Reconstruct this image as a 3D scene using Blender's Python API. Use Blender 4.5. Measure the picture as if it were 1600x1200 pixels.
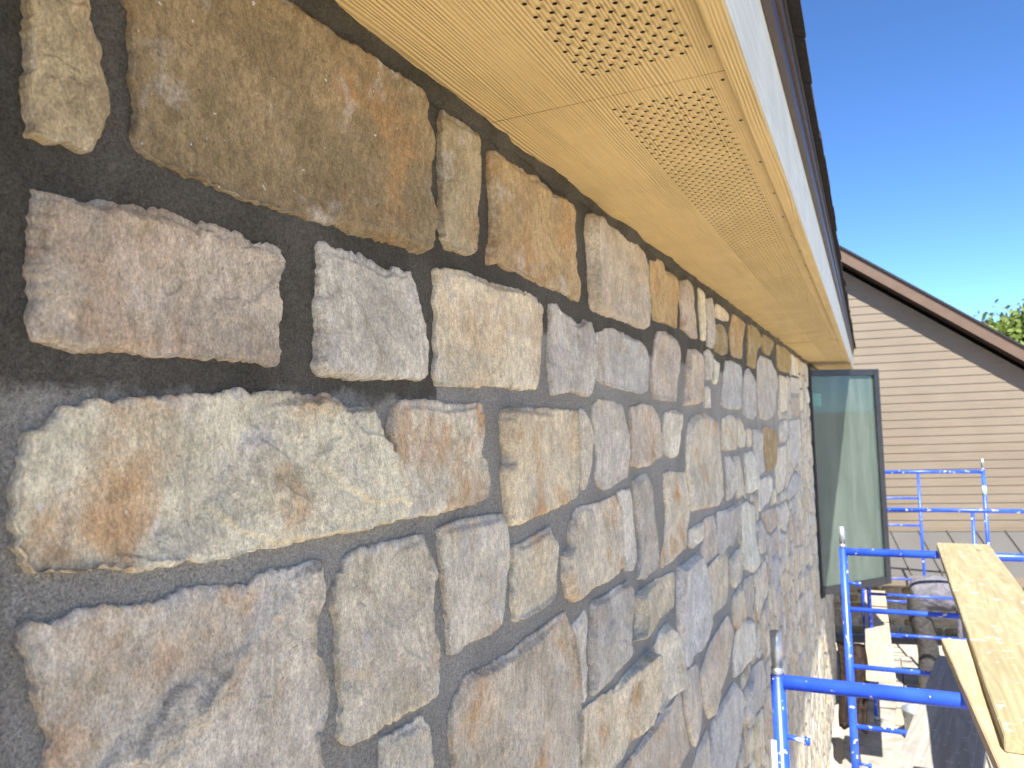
import bpy, bmesh, math, random
import numpy as np
from mathutils import Vector, Matrix

for o in list(bpy.data.objects):
    bpy.data.objects.remove(o, do_unlink=True)
SC = bpy.context.scene
COL = SC.collection
rnd = random.Random(7)

# ------------------------------------------------------------------ camera
FPX, CXP, CYP = 1180.0, 800.0, 600.0            # focal length in photo pixels, photo centre
CAMZ = 3.4                                       # lens height above the ground
CAM = np.array([0.5, 0.0, CAMZ])                 # half a metre off the stone wall (plane x = 0)
_yd = np.array([552.0, 32.0, FPX]); _yd /= np.linalg.norm(_yd)
_xd = -np.array([-2523.0, 152.7, FPX]); _xd -= _yd * _xd.dot(_yd); _xd /= np.linalg.norm(_xd)
_zd = np.cross(_xd, _yd)
RW = np.array([_xd, _yd, _zd])                   # photo ray -> world

def ray(px, py): return RW @ np.array([px - CXP, py - CYP, FPX])
def on_x(px, py, X=0.0): r = ray(px, py); return CAM + r * ((X - CAM[0]) / r[0])
def on_y(px, py, Y): r = ray(px, py); return CAM + r * ((Y - CAM[1]) / r[1])
def on_z(px, py, Z): r = ray(px, py); return CAM + r * ((Z - CAM[2]) / r[2])
def proj(P):
    v = (np.asarray(P) - CAM) @ RW
    return np.stack([CXP + FPX * v[..., 0] / v[..., 2], CYP + FPX * v[..., 1] / v[..., 2]], -1)

cam = bpy.data.cameras.new('camera')
cam.sensor_width = 36.0
cam.lens = FPX / 1600.0 * 36.0
cam.clip_start = 0.01
cam.clip_end = 3000
cam.dof.use_dof = True
cam.dof.focus_distance = 0.85
cam.dof.aperture_fstop = cam.lens / 2.2           # about 2 mm of aperture, as a phone has
camo = bpy.data.objects.new('camera', cam)
M = Matrix(((RW[0, 0], -RW[0, 1], -RW[0, 2], CAM[0]),
            (RW[1, 0], -RW[1, 1], -RW[1, 2], CAM[1]),
            (RW[2, 0], -RW[2, 1], -RW[2, 2], CAM[2]), (0, 0, 0, 1)))
camo.matrix_world = M
COL.objects.link(camo)
SC.camera = camo

# ------------------------------------------------------------------ sky, sun, exposure
SUN = Vector((0.118, -0.604, 0.788)).normalized()
w = bpy.data.worlds.new('World'); SC.world = w; w.use_nodes = True
nt = w.node_tree
sky = nt.nodes.new('ShaderNodeTexSky'); sky.sky_type = 'NISHITA'; sky.sun_disc = False
sky.sun_elevation = math.asin(SUN.z); sky.sun_rotation = math.atan2(SUN.x, SUN.y)
sky.altitude = 3000; sky.air_density = 0.6; sky.dust_density = 0.0; sky.ozone_density = 4.0
hsv = nt.nodes.new('ShaderNodeHueSaturation'); hsv.inputs['Saturation'].default_value = 1.12; hsv.inputs['Hue'].default_value = 0.501
nt.links.new(sky.outputs[0], hsv.inputs['Color']); nt.links.new(hsv.outputs[0], nt.nodes['Background'].inputs[0])
nt.nodes['Background'].inputs[1].default_value = 0.125
sl = bpy.data.lights.new('sun', 'SUN'); sl.energy = 4.4; sl.angle = math.radians(0.53); sl.color = (1, 0.96, 0.90)
so = bpy.data.objects.new('sun', sl); so.rotation_euler = SUN.to_track_quat('Z', 'Y').to_euler(); COL.objects.link(so)
SC.view_settings.view_transform = 'Standard'
SC.view_settings.look = 'None'
SC.view_settings.gamma = 1
SC.view_settings.exposure = 1.58
SC.cycles.max_bounces = 8
SC.cycles.diffuse_bounces = 4
SC.cycles.adaptive_threshold = 0.02
SC.cycles.use_denoising = True

# ------------------------------------------------------------------ helpers
def tag(o, label=None, cat=None, group=None, kind=None):
    if label: o['label'] = label
    if cat: o['category'] = cat
    if group: o['group'] = group
    if kind: o['kind'] = kind
    return o

def empty(name, loc=(0, 0, 0)):
    o = bpy.data.objects.new(name, None); o.location = loc; o.empty_display_size = 0.1
    COL.objects.link(o); return o

def link(name, me, mat, parent=None):
    if mat is not None and len(me.materials) == 0: me.materials.append(mat)
    o = bpy.data.objects.new(name, me); COL.objects.link(o)
    if parent is not None:
        o.parent = parent
        o.matrix_parent_inverse = PINV(parent)
    return o

def PINV(p):
    m = Matrix.Translation(-Vector(p.location))
    if p.parent is not None: m = Matrix.Identity(4)
    return m

def np_mesh(name, V, F, smooth=False):
    """V (n,3), F list of equal-length index arrays (m,k) for one or more k"""
    me = bpy.data.meshes.new(name)
    V = np.asarray(V, np.float32)
    me.vertices.add(len(V)); me.vertices.foreach_set('co', V.ravel())
    Fs = [np.asarray(f, np.int32) for f in F if len(f)]
    loops = np.concatenate([f.ravel() for f in Fs])
    tot = np.concatenate([np.full(len(f), f.shape[1], np.int32) for f in Fs])
    st = np.concatenate([[0], np.cumsum(tot)[:-1]]).astype(np.int32)
    me.loops.add(len(loops)); me.loops.foreach_set('vertex_index', loops)
    me.polygons.add(len(tot)); me.polygons.foreach_set('loop_start', st); me.polygons.foreach_set('loop_total', tot)
    if smooth: me.polygons.foreach_set('use_smooth', np.ones(len(tot), bool))
    me.update(calc_edges=True); me.validate()
    return me

def bm_obj(name, bm, mat, parent=None, smooth=False):
    me = bpy.data.meshes.new(name)
    bmesh.ops.recalc_face_normals(bm, faces=bm.faces)
    bm.to_mesh(me); bm.free()
    if smooth:
        for p in me.polygons: p.use_smooth = True
    return link(name, me, mat, parent)

def box_bm(bm, a, b):
    """axis-aligned box from corner a to corner b"""
    vs = [bm.verts.new((x, y, z)) for x in (a[0], b[0]) for y in (a[1], b[1]) for z in (a[2], b[2])]
    for f in ((0, 1, 3, 2), (4, 6, 7, 5), (0, 4, 5, 1), (2, 3, 7, 6), (0, 2, 6, 4), (1, 5, 7, 3)):
        bm.faces.new([vs[i] for i in f])
    return vs

def box(name, a, b, mat, parent=None, bevel=0.0):
    bm = bmesh.new(); box_bm(bm, a, b)
    if bevel: bmesh.ops.bevel(bm, geom=bm.edges[:], offset=bevel, segments=2, affect='EDGES', profile=0.7)
    return bm_obj(name, bm, mat, parent)

def tube_bm(bm, p, q, r, n=14, r2=None, cap=True):
    p = Vector(p); q = Vector(q); d = (q - p).normalized()
    a = d.orthogonal().normalized(); b = d.cross(a)
    rings = []
    for c, rr in ((p, r), (q, r if r2 is None else r2)):
        rings.append([bm.verts.new(c + (a * math.cos(t) + b * math.sin(t)) * rr)
                      for t in [2 * math.pi * i / n for i in range(n)]])
    for i in range(n):
        f = bm.faces.new([rings[0][i], rings[0][(i + 1) % n], rings[1][(i + 1) % n], rings[1][i]]); f.smooth = True
    if cap:
        bm.faces.new(rings[0][::-1]); bm.faces.new(rings[1])

def tube(name, p, q, r, mat, parent=None, n=14, r2=None):
    bm = bmesh.new(); tube_bm(bm, p, q, r, n, r2)
    me = bpy.data.meshes.new(name); bm.to_mesh(me); bm.free()
    return link(name, me, mat, parent)

def prism(name, pts, vec, mat, parent=None, bevel=0):
    """polygon pts (3-D, planar) extruded along vec"""
    bm = bmesh.new(); v = Vector(vec)
    A = [bm.verts.new(p) for p in pts]; B = [bm.verts.new(Vector(p) + v) for p in pts]
    bm.faces.new(A[::-1]); bm.faces.new(B); n = len(A)
    for i in range(n): bm.faces.new([A[i], A[(i + 1) % n], B[(i + 1) % n], B[i]])
    if bevel: bmesh.ops.bevel(bm, geom=bm.edges[:], offset=bevel, segments=2, affect='EDGES')
    return bm_obj(name, bm, mat, parent)

# numpy noise ------------------------------------------------------
_TB = np.random.RandomState(11).rand(64, 128, 128)
def vnoise(x, y, s=0):
    ix = np.floor(x); iy = np.floor(y); fx = x - ix; fy = y - iy
    ix = ix.astype(np.int64) & 127; iy = iy.astype(np.int64) & 127; jx = (ix + 1) & 127; jy = (iy + 1) & 127
    fx = fx * fx * (3 - 2 * fx); fy = fy * fy * (3 - 2 * fy)
    T = _TB[int(s * 7 + 3) & 63]
    a = T[ix, iy]; c = T[ix, jy]
    a = a + (T[jx, iy] - a) * fx; c = c + (T[jx, jy] - c) * fx
    return a + (c - a) * fy
def fbm(x, y, s=0, o=4, g=0.5):
    t = 0; a = 1; n = 0
    for i in range(o):
        t = t + a * (vnoise(x, y, s + i * 17) * 2 - 1); n += a; a *= g; x = x * 2.03 + 3.1; y = y * 2.03 + 7.7
    return t / n
def sstep(a, b, x):
    t = np.clip((x - a) / (b - a), 0, 1); return t * t * (3 - 2 * t)

# ------------------------------------------------------------------ material helpers
class NT:
    def __init__(s, name):
        s.m = bpy.data.materials.new(name); s.m.use_nodes = True
        s.t = s.m.node_tree; s.N = s.t.nodes; s.L = s.t.links
        s.b = s.N['Principled BSDF']; s.out = s.N['Material Output']
    def n(s, t, **k):
        x = s.N.new(t)
        for a, v in k.items(): setattr(x, a, v)
        return x
    def pos(s): return s.n('ShaderNodeNewGeometry').outputs['Position']
    def obj(s): return s.n('ShaderNodeTexCoord').outputs['Object']
    def mapping(s, src, scale=(1, 1, 1), loc=(0, 0, 0), rot=(0, 0, 0)):
        m = s.n('ShaderNodeMapping'); s.L.new(src, m.inputs[0])
        m.inputs['Scale'].default_value = scale; m.inputs['Location'].default_value = loc
        m.inputs['Rotation'].default_value = rot
        return m.outputs[0]
    def noise(s, src, scale, detail=4, rough=0.55, dist=0.0):
        x = s.n('ShaderNodeTexNoise'); s.L.new(src, x.inputs['Vector'])
        x.inputs['Scale'].default_value = scale; x.inputs['Detail'].default_value = detail
        x.inputs['Roughness'].default_value = rough; x.inputs['Distortion'].default_value = dist
        return x.outputs['Fac']
    def ramp(s, src, a, b, lo=0.0, hi=1.0, smooth=True):
        x = s.n('ShaderNodeMapRange'); s.L.new(src, x.inputs['Value'])
        x.interpolation_type = 'SMOOTHSTEP' if smooth else 'LINEAR'
        x.inputs['From Min'].default_value = a; x.inputs['From Max'].default_value = b
        x.inputs['To Min'].default_value = lo; x.inputs['To Max'].default_value = hi
        return x.outputs['Result']
    def math(s, op, a, b=None):
        x = s.n('ShaderNodeMath', operation=op)
        for i, v in enumerate((a, b)):
            if v is None: continue
            if isinstance(v, (int, float)): x.inputs[i].default_value = v
            else: s.L.new(v, x.inputs[i])
        return x.outputs[0]
    def mix(s, f, a, b, mode='MIX'):
        x = s.n('ShaderNodeMix', data_type='RGBA', blend_type=mode)
        for i, v in ((0, f), (6, a), (7, b)):
            if isinstance(v, (int, float)): x.inputs[i].default_value = v
            elif isinstance(v, tuple): x.inputs[i].default_value = v if len(v) == 4 else v + (1,)
            else: s.L.new(v, x.inputs[i])
        return x.outputs[2]
    def scalecol(s, col, f):
        v = s.n('ShaderNodeVectorMath', operation='SCALE')
        s.L.new(col, v.inputs[0])
        if isinstance(f, (int, float)): v.inputs['Scale'].default_value = f
        else: s.L.new(f, v.inputs['Scale'])
        return v.outputs[0]
    def bump(s, h, strength, dist, prev=None):
        b = s.n('ShaderNodeBump'); b.inputs['Strength'].default_value = strength; b.inputs['Distance'].default_value = dist
        s.L.new(h, b.inputs['Height'])
        if prev is not None: s.L.new(prev, b.inputs['Normal'])
        return b.outputs[0]
    def fin(s, col, rough=0.8, normal=None, **k):
        if isinstance(col, tuple): s.b.inputs['Base Color'].default_value = col + (1,)
        else: s.L.new(col, s.b.inputs['Base Color'])
        if isinstance(rough, (int, float)): s.b.inputs['Roughness'].default_value = rough
        else: s.L.new(rough, s.b.inputs['Roughness'])
        if normal is not None: s.L.new(normal, s.b.inputs['Normal'])
        for a, v in k.items(): s.b.inputs[a.replace('_', ' ')].default_value = v
        return s.m

def mat_plain(name, col, rough=0.7, var=0.12, scale=6.0, bump=0.0, bscale=80, **k):
    t = NT(name); p = t.pos()
    f = t.ramp(t.noise(p, scale, 5, 0.6), 0.3, 0.7, 1 - var, 1 + var)
    c = t.n('ShaderNodeRGB'); c.outputs[0].default_value = col + (1,)
    nrm = t.bump(t.noise(p, bscale, 5), bump, 0.004) if bump else None
    return t.fin(t.scalecol(c.outputs[0], f), rough, nrm, **k)

# stone ------------------------------------------------------------
def mat_stone():
    t = NT('split_stone'); p = t.pos()
    at = t.n('ShaderNodeAttribute', attribute_name='tint')
    tint, rust = at.outputs['Color'], at.outputs['Alpha']
    big = t.noise(p, 12, 6, 0.66, 0.1)
    film = t.noise(t.mapping(p, loc=(3.7, 1.3, 8.1)), 13, 7, 0.68, 0.2)
    rustn = t.noise(t.mapping(p, loc=(9.2, 4.4, 2.7)), 8, 6, 0.62, 0.15)
    c = t.mix(t.ramp(big, 0.34, 0.68), t.scalecol(tint, 0.80), t.scalecol(tint, 1.14))
    c = t.mix(t.math('MULTIPLY', t.ramp(rustn, 0.50, 0.70), rust), c, (0.62, 0.345, 0.14))
    c = t.mix(t.ramp(film, 0.54, 0.70, 0, 0.62), c, (0.64, 0.60, 0.54))
    c = t.mix(t.ramp(film, 0.45, 0.29, 0, 0.55), c, (0.35, 0.275, 0.15))
    pz = t.mapping(p, scale=(1, 1, 0.55))                    # faint upright striation of the cleft face
    med = t.noise(pz, 120, 5, 0.72, 0.2)
    c = t.scalecol(c, t.ramp(med, 0.28, 0.72, 0.62, 1.30, False))
    fine = t.noise(t.mapping(p, scale=(1, 1, 0.7)), 460, 2, 0.7)
    c = t.scalecol(c, t.ramp(fine, 0.27, 0.73, 0.68, 1.30, False))
    spk = t.noise(t.mapping(p, loc=(2.2, 2.9, 1.4)), 120, 2, 0.5)
    c = t.mix(t.ramp(spk, 0.735, 0.765, 0, 0.75), c, (0.80, 0.77, 0.72))
    c = t.mix(t.ramp(spk, 0.265, 0.24, 0, 0.7), c, t.scalecol(tint, 0.35))
    n1 = t.bump(t.noise(t.mapping(p, scale=(1, 1, 0.6)), 85, 7, 0.76, 0.1), 1.0, 0.006)
    n2 = t.bump(fine, 0.55, 0.0012, n1)
    return t.fin(c, 0.9, n2, Specular_IOR_Level=0.2)

def mat_mortar():
    t = NT('mortar'); p = t.pos()
    sep = t.n('ShaderNodeSeparateXYZ'); t.L.new(p, sep.inputs[0])
    y, z = sep.outputs[1], sep.outputs[2]
    wob = t.math('MULTIPLY', t.math('SUBTRACT', t.noise(p, 22, 5, 0.6), 0.5), 0.05)
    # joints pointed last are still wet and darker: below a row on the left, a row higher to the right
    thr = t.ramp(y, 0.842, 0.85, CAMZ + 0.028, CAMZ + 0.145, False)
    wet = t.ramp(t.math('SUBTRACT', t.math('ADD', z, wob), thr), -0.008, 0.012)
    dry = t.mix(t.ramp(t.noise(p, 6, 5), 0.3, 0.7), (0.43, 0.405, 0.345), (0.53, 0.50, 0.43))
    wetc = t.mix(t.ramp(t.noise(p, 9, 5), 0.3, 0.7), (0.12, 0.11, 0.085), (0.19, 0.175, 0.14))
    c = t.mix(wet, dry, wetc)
    g = t.noise(p, 400, 3, 0.8)
    c = t.scalecol(c, t.ramp(g, 0.3, 0.7, 0.55, 1.45, False))
    c = t.scalecol(c, t.ramp(t.noise(p, 150, 6, 0.8), 0.3, 0.7, 0.70, 1.28, False))
    n1 = t.bump(t.noise(p, 130, 7, 0.8), 1.0, 0.010)
    n2 = t.bump(g, 1.0, 0.004, n1)
    return t.fin(c, 0.95, n2, Specular_IOR_Level=0.2)

def mat_soffit():
    t = NT('soffit_board'); p = t.pos()
    q = t.mapping(p, scale=(1, 0.055, 1))
    warp = t.noise(q, 14, 4, 0.5)
    sep = t.n('ShaderNodeSeparateXYZ'); t.L.new(p, sep.inputs[0])
    ph = t.math('ADD', t.math('MULTIPLY', sep.outputs[0], 1150.0), t.math('MULTIPLY', warp, 44.0))
    wv = t.math('SINE', ph)
    gate = t.ramp(t.noise(q, 30, 4, 0.6), 0.35, 0.62)
    grain = t.math('MULTIPLY', wv, gate)
    fine = t.noise(t.mapping(p, scale=(1, 0.03, 1)), 260, 4, 0.6)
    c = t.mix(t.ramp(t.noise(p, 5, 5, 0.6), 0.3, 0.7), (0.62, 0.455, 0.20), (0.70, 0.52, 0.235))
    c = t.scalecol(c, t.ramp(grain, -1, 1, 0.86, 1.07))
    c = t.scalecol(c, t.ramp(fine, 0.3, 0.7, 0.94, 1.05))
    dirt = t.noise(t.mapping(p, loc=(4, 4, 4)), 16, 6, 0.65, 0.5)
    c = t.mix(t.ramp(dirt, 0.60, 0.78, 0, 0.35), c, (0.36, 0.29, 0.18))
    h = t.math('ADD', t.math('MULTIPLY', grain, 0.5), fine)
    return t.fin(c, 0.62, t.bump(h, 0.8, 0.0014), Specular_IOR_Level=0.3)

def mat_fascia():
    t = NT('primed_fascia'); p = t.pos()
    fine = t.noise(t.mapping(p, scale=(1, 0.05, 1)), 160, 5, 0.65)
    c = t.mix(t.ramp(t.noise(p, 7, 5), 0.3, 0.7), (0.70, 0.68, 0.53), (0.78, 0.76, 0.60))
    c = t.scalecol(c, t.ramp(fine, 0.3, 0.7, 0.88, 1.06))
    return t.fin(c, 0.6, t.bump(fine, 0.35, 0.002))

def mat_wood(name, a, b, axis_scale=(1, 0.06, 1), sc=26, dirty=0.0, rough=0.7):
    t = NT(name); p = t.obj()
    q = t.mapping(p, scale=axis_scale)
    g = t.noise(q, sc, 6, 0.62, 1.3)
    c = t.mix(t.ramp(g, 0.3, 0.7), a, b)
    ring = t.math('SINE', t.math('MULTIPLY', t.noise(q, sc * 0.4, 3, 0.5, 0.8), 60.0))
    c = t.scalecol(c, t.ramp(ring, -1, 1, 0.88, 1.05))
    if dirty:
        d = t.noise(p, 7, 7, 0.7, 0.6)
        c = t.mix(t.ramp(d, 0.48, 0.70, 0, dirty), c, (0.27, 0.235, 0.17))
        d2 = t.noise(t.mapping(p, loc=(5, 5, 5)), 30, 4, 0.6, 0.3)
        c = t.mix(t.ramp(d2, 0.60, 0.66, 0, dirty), c, (0.60, 0.58, 0.54))
        kv = t.n('ShaderNodeTexVoronoi'); t.L.new(t.mapping(p, scale=(1, 0.55, 0)), kv.inputs['Vector']); kv.inputs['Scale'].default_value = 4.2
        c = t.mix(t.ramp(kv.outputs['Distance'], 0.075, 0.05, 0, 0.7), c, (0.16, 0.10, 0.05))
    return t.fin(c, rough, t.bump(g, 0.3, 0.003))

def mat_blue():
    t = NT('blue_scaffold_paint'); p = t.pos()
    c = t.mix(t.ramp(t.noise(p, 9, 4), 0.3, 0.7), (0.018, 0.065, 0.52), (0.03, 0.10, 0.66))
    sp = t.noise(t.mapping(p, loc=(1.2, 3.3, 0.7)), 24, 5, 0.62, 0.4)
    f = t.ramp(sp, 0.625, 0.645, 0, 1)
    c = t.mix(f, c, (0.66, 0.64, 0.60))
    r = t.math('ADD', t.math('MULTIPLY', f, 0.5), 0.34)
    return t.fin(c, r, t.bump(sp, 0.15, 0.003))

def mat_siding():
    t = NT('tan_siding'); p = t.pos()
    g = t.noise(t.mapping(p, scale=(0.05, 0.05, 1)), 70, 5, 0.6)
    c = t.mix(t.ramp(t.noise(p, 1.3, 5), 0.3, 0.7), (0.165, 0.13, 0.088), (0.187, 0.149, 0.103))
    return t.fin(t.scalecol(c, t.ramp(g, 0.3, 0.7, 0.92, 1.06)), 0.6, t.bump(g, 0.15, 0.003))

def mat_ground():
    t = NT('packed_earth'); p = t.pos()
    c = t.mix(t.ramp(t.noise(p, 0.8, 8, 0.65), 0.3, 0.7), (0.43, 0.365, 0.28), (0.55, 0.48, 0.385))
    c = t.scalecol(c, t.ramp(t.noise(p, 40, 6, 0.7), 0.3, 0.7, 0.75, 1.18))
    return t.fin(c, 0.95, t.bump(t.noise(p, 30, 8, 0.7), 0.6, 0.02))

def mat_glass():
    t = NT('dusty_window_glass'); p = t.pos()
    tr = t.n('ShaderNodeBsdfTransparent'); tr.inputs[0].default_value = (0.62, 0.80, 0.72, 1)
    df = t.n('ShaderNodeBsdfDiffuse')
    sm = t.noise(t.mapping(p, scale=(1, 1, 0.16)), 7, 6, 0.6, 0.4)
    t.L.new(t.mix(t.ramp(sm, 0.35, 0.7), (0.40, 0.53, 0.44), (0.50, 0.62, 0.52)), df.inputs[0])
    gl = t.n('ShaderNodeBsdfGlossy'); gl.inputs['Roughness'].default_value = 0.03; gl.inputs[0].default_value = (0.9, 1, 0.95, 1)
    m1 = t.n('ShaderNodeMixShader'); t.L.new(t.ramp(sm, 0.3, 0.75, 0.18, 0.24), m1.inputs[0])
    t.L.new(tr.outputs[0], m1.inputs[1]); t.L.new(df.outputs[0], m1.inputs[2])
    m2 = t.n('ShaderNodeMixShader')
    fr = t.n('ShaderNodeFresnel'); fr.inputs[0].default_value = 1.5
    t.L.new(fr.outputs[0], m2.inputs[0]); t.L.new(m1.outputs[0], m2.inputs[1]); t.L.new(gl.outputs[0], m2.inputs[2])
    t.L.new(m2.outputs[0], t.out.inputs['Surface'])
    return t.m

def mat_leaf(name, a, b):
    t = NT(name); p = t.pos()
    c = t.mix(t.ramp(t.noise(p, 1.4, 4), 0.3, 0.7), a, b)
    c = t.mix(t.ramp(t.noise(p, 12, 2), 0.3, 0.7), c, b)
    t.fin(c, 0.6)
    tl = t.n('ShaderNodeBsdfTranslucent'); t.L.new(c, tl.inputs[0])
    ms = t.n('ShaderNodeMixShader'); ms.inputs[0].default_value = 0.35
    t.L.new(t.b.outputs[0], ms.inputs[1]); t.L.new(tl.outputs[0], ms.inputs[2]); t.L.new(ms.outputs[0], t.out.inputs['Surface'])
    return t.m

MAT = dict(
    stone=mat_stone(), mortar=mat_mortar(), soffit=mat_soffit(), fascia=mat_fascia(), blue=mat_blue(),
    siding=mat_siding(), ground=mat_ground(), glass=mat_glass(),
    dark=mat_plain('dark_bronze_metal', (0.022, 0.018, 0.016), 0.45),
    brownmetal=mat_plain('dark_brown_trim', (0.055, 0.037, 0.027), 0.42, 0.1),
    shingle=mat_plain('asphalt_shingle', (0.028, 0.025, 0.024), 0.95, 0.4, 60, 0.8, 260),
    black=mat_plain('black_window_frame', (0.02, 0.022, 0.024), 0.38, 0.2),
    cavity=mat_plain('dark_cavity', (0.02, 0.017, 0.012), 0.9),
    galv=mat_plain('galvanised_steel', (0.42, 0.44, 0.44), 0.42, 0.25, 30, Metallic=0.75),
    plank=mat_wood('yellow_pine_plank', (0.29, 0.235, 0.12), (0.38, 0.32, 0.18), dirty=0.55),
    plank2=mat_wood('worn_pine_plank', (0.40, 0.295, 0.16), (0.52, 0.41, 0.25), dirty=0.35),
    greyplank=mat_wood('grey_plywood_plank', (0.27, 0.25, 0.215), (0.35, 0.33, 0.29), dirty=0.5),
    paleplank=mat_wood('pale_plank', (0.38, 0.31, 0.21), (0.48, 0.41, 0.30), dirty=0.4),
    rake=mat_plain('brown_rake_board', (0.115, 0.072, 0.045), 0.55, 0.1),
    metalroof=mat_plain('grey_metal_roofing', (0.105, 0.10, 0.094), 0.5, 0.06, 2),
    seam=mat_plain('metal_roof_seam', (0.075, 0.07, 0.064), 0.5, 0.06, 2),
    concrete=mat_plain('concrete_slab', (0.30, 0.275, 0.23), 0.9, 0.3, 5, 0.5, 90),
    white=mat_plain('white_plastic', (0.75, 0.75, 0.73), 0.5),
    housebody=mat_plain('house_body', (0.30, 0.25, 0.19), 0.9),
)

# ------------------------------------------------------------------ ground
me = np_mesh('ground', [(-400, -400, 0), (400, -400, 0), (400, 800, 0), (-400, 800, 0)], [[(0, 1, 2, 3)]])
tag(link('ground', me, MAT['ground']), kind='structure')
walk = empty('walkway', (0, 0, 0)); tag(walk, kind='structure')
slab = None
for j in range(10):
    for i in range(3):
        a = (0.12 + i * 0.62, 5.2 + j * 0.62)
        if slab is None:
            slab = box('paving_slab', (0, 0, 0.004), (0.605, 0.605, 0.05), MAT['concrete'], walk, 0.006); s_ = slab
        else:
            s_ = slab.copy(); COL.objects.link(s_)
        s_.location = (a[0], a[1], rnd.uniform(-0.004, 0.002)); s_.rotation_euler = (0, 0, rnd.uniform(-.006, .006))

# ------------------------------------------------------------------ our house
HZ = CAMZ + 0.4466                 # underside of the soffit
Y0, Y1 = 0.292, 10.3               # the stone face runs from the dark trim to the far corner
ZB = 0.02
house = empty('stone_house', (0, 0, 0))
tag(house, 'house wall of tan and grey split stone under a perforated tan soffit', 'house')
# wall body behind the mortar face
box('wall_body', (-6.0, -3.5, 0.0), (-0.035, Y1, HZ + 0.05), MAT['housebody'], house)

WIN = (8.0, 8.98, CAMZ - 1.80, CAMZ + 0.345)     # window opening y0,y1,z0,z1

# mortar face: finer near the camera
ys = [-3.5, -1.0, 0.2]
while ys[-1] < Y1: ys.append(min(Y1, ys[-1] + 0.010 + max(0, ys[-1] - 0.3) * 0.010))
zs = list(np.arange(ZB, CAMZ - 1.0, 0.05)) + list(np.arange(CAMZ - 1.0, HZ + 0.02, 0.012))
ys = np.array(ys); zs = np.array(zs)
YY, ZZ = np.meshgrid(ys, zs, indexing='ij')
XX = fbm(YY / 0.06, ZZ / 0.06, 5) * 0.0022 + fbm(YY / 0.3, ZZ / 0.3, 9, 2) * 0.002
V = np.stack([XX, YY, ZZ], -1).reshape(-1, 3)
ny, nz = len(ys), len(zs)
I = (np.arange(ny - 1)[:, None] * nz + np.arange(nz - 1)[None, :]).ravel()
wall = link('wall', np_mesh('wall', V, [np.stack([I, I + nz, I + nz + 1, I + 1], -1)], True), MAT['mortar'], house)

# far end of the wall
box('end_wall', (-6.0, Y1, 0.0), (-0.01, Y1 + 0.05, HZ + 0.05), MAT['mortar'], house)

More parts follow.
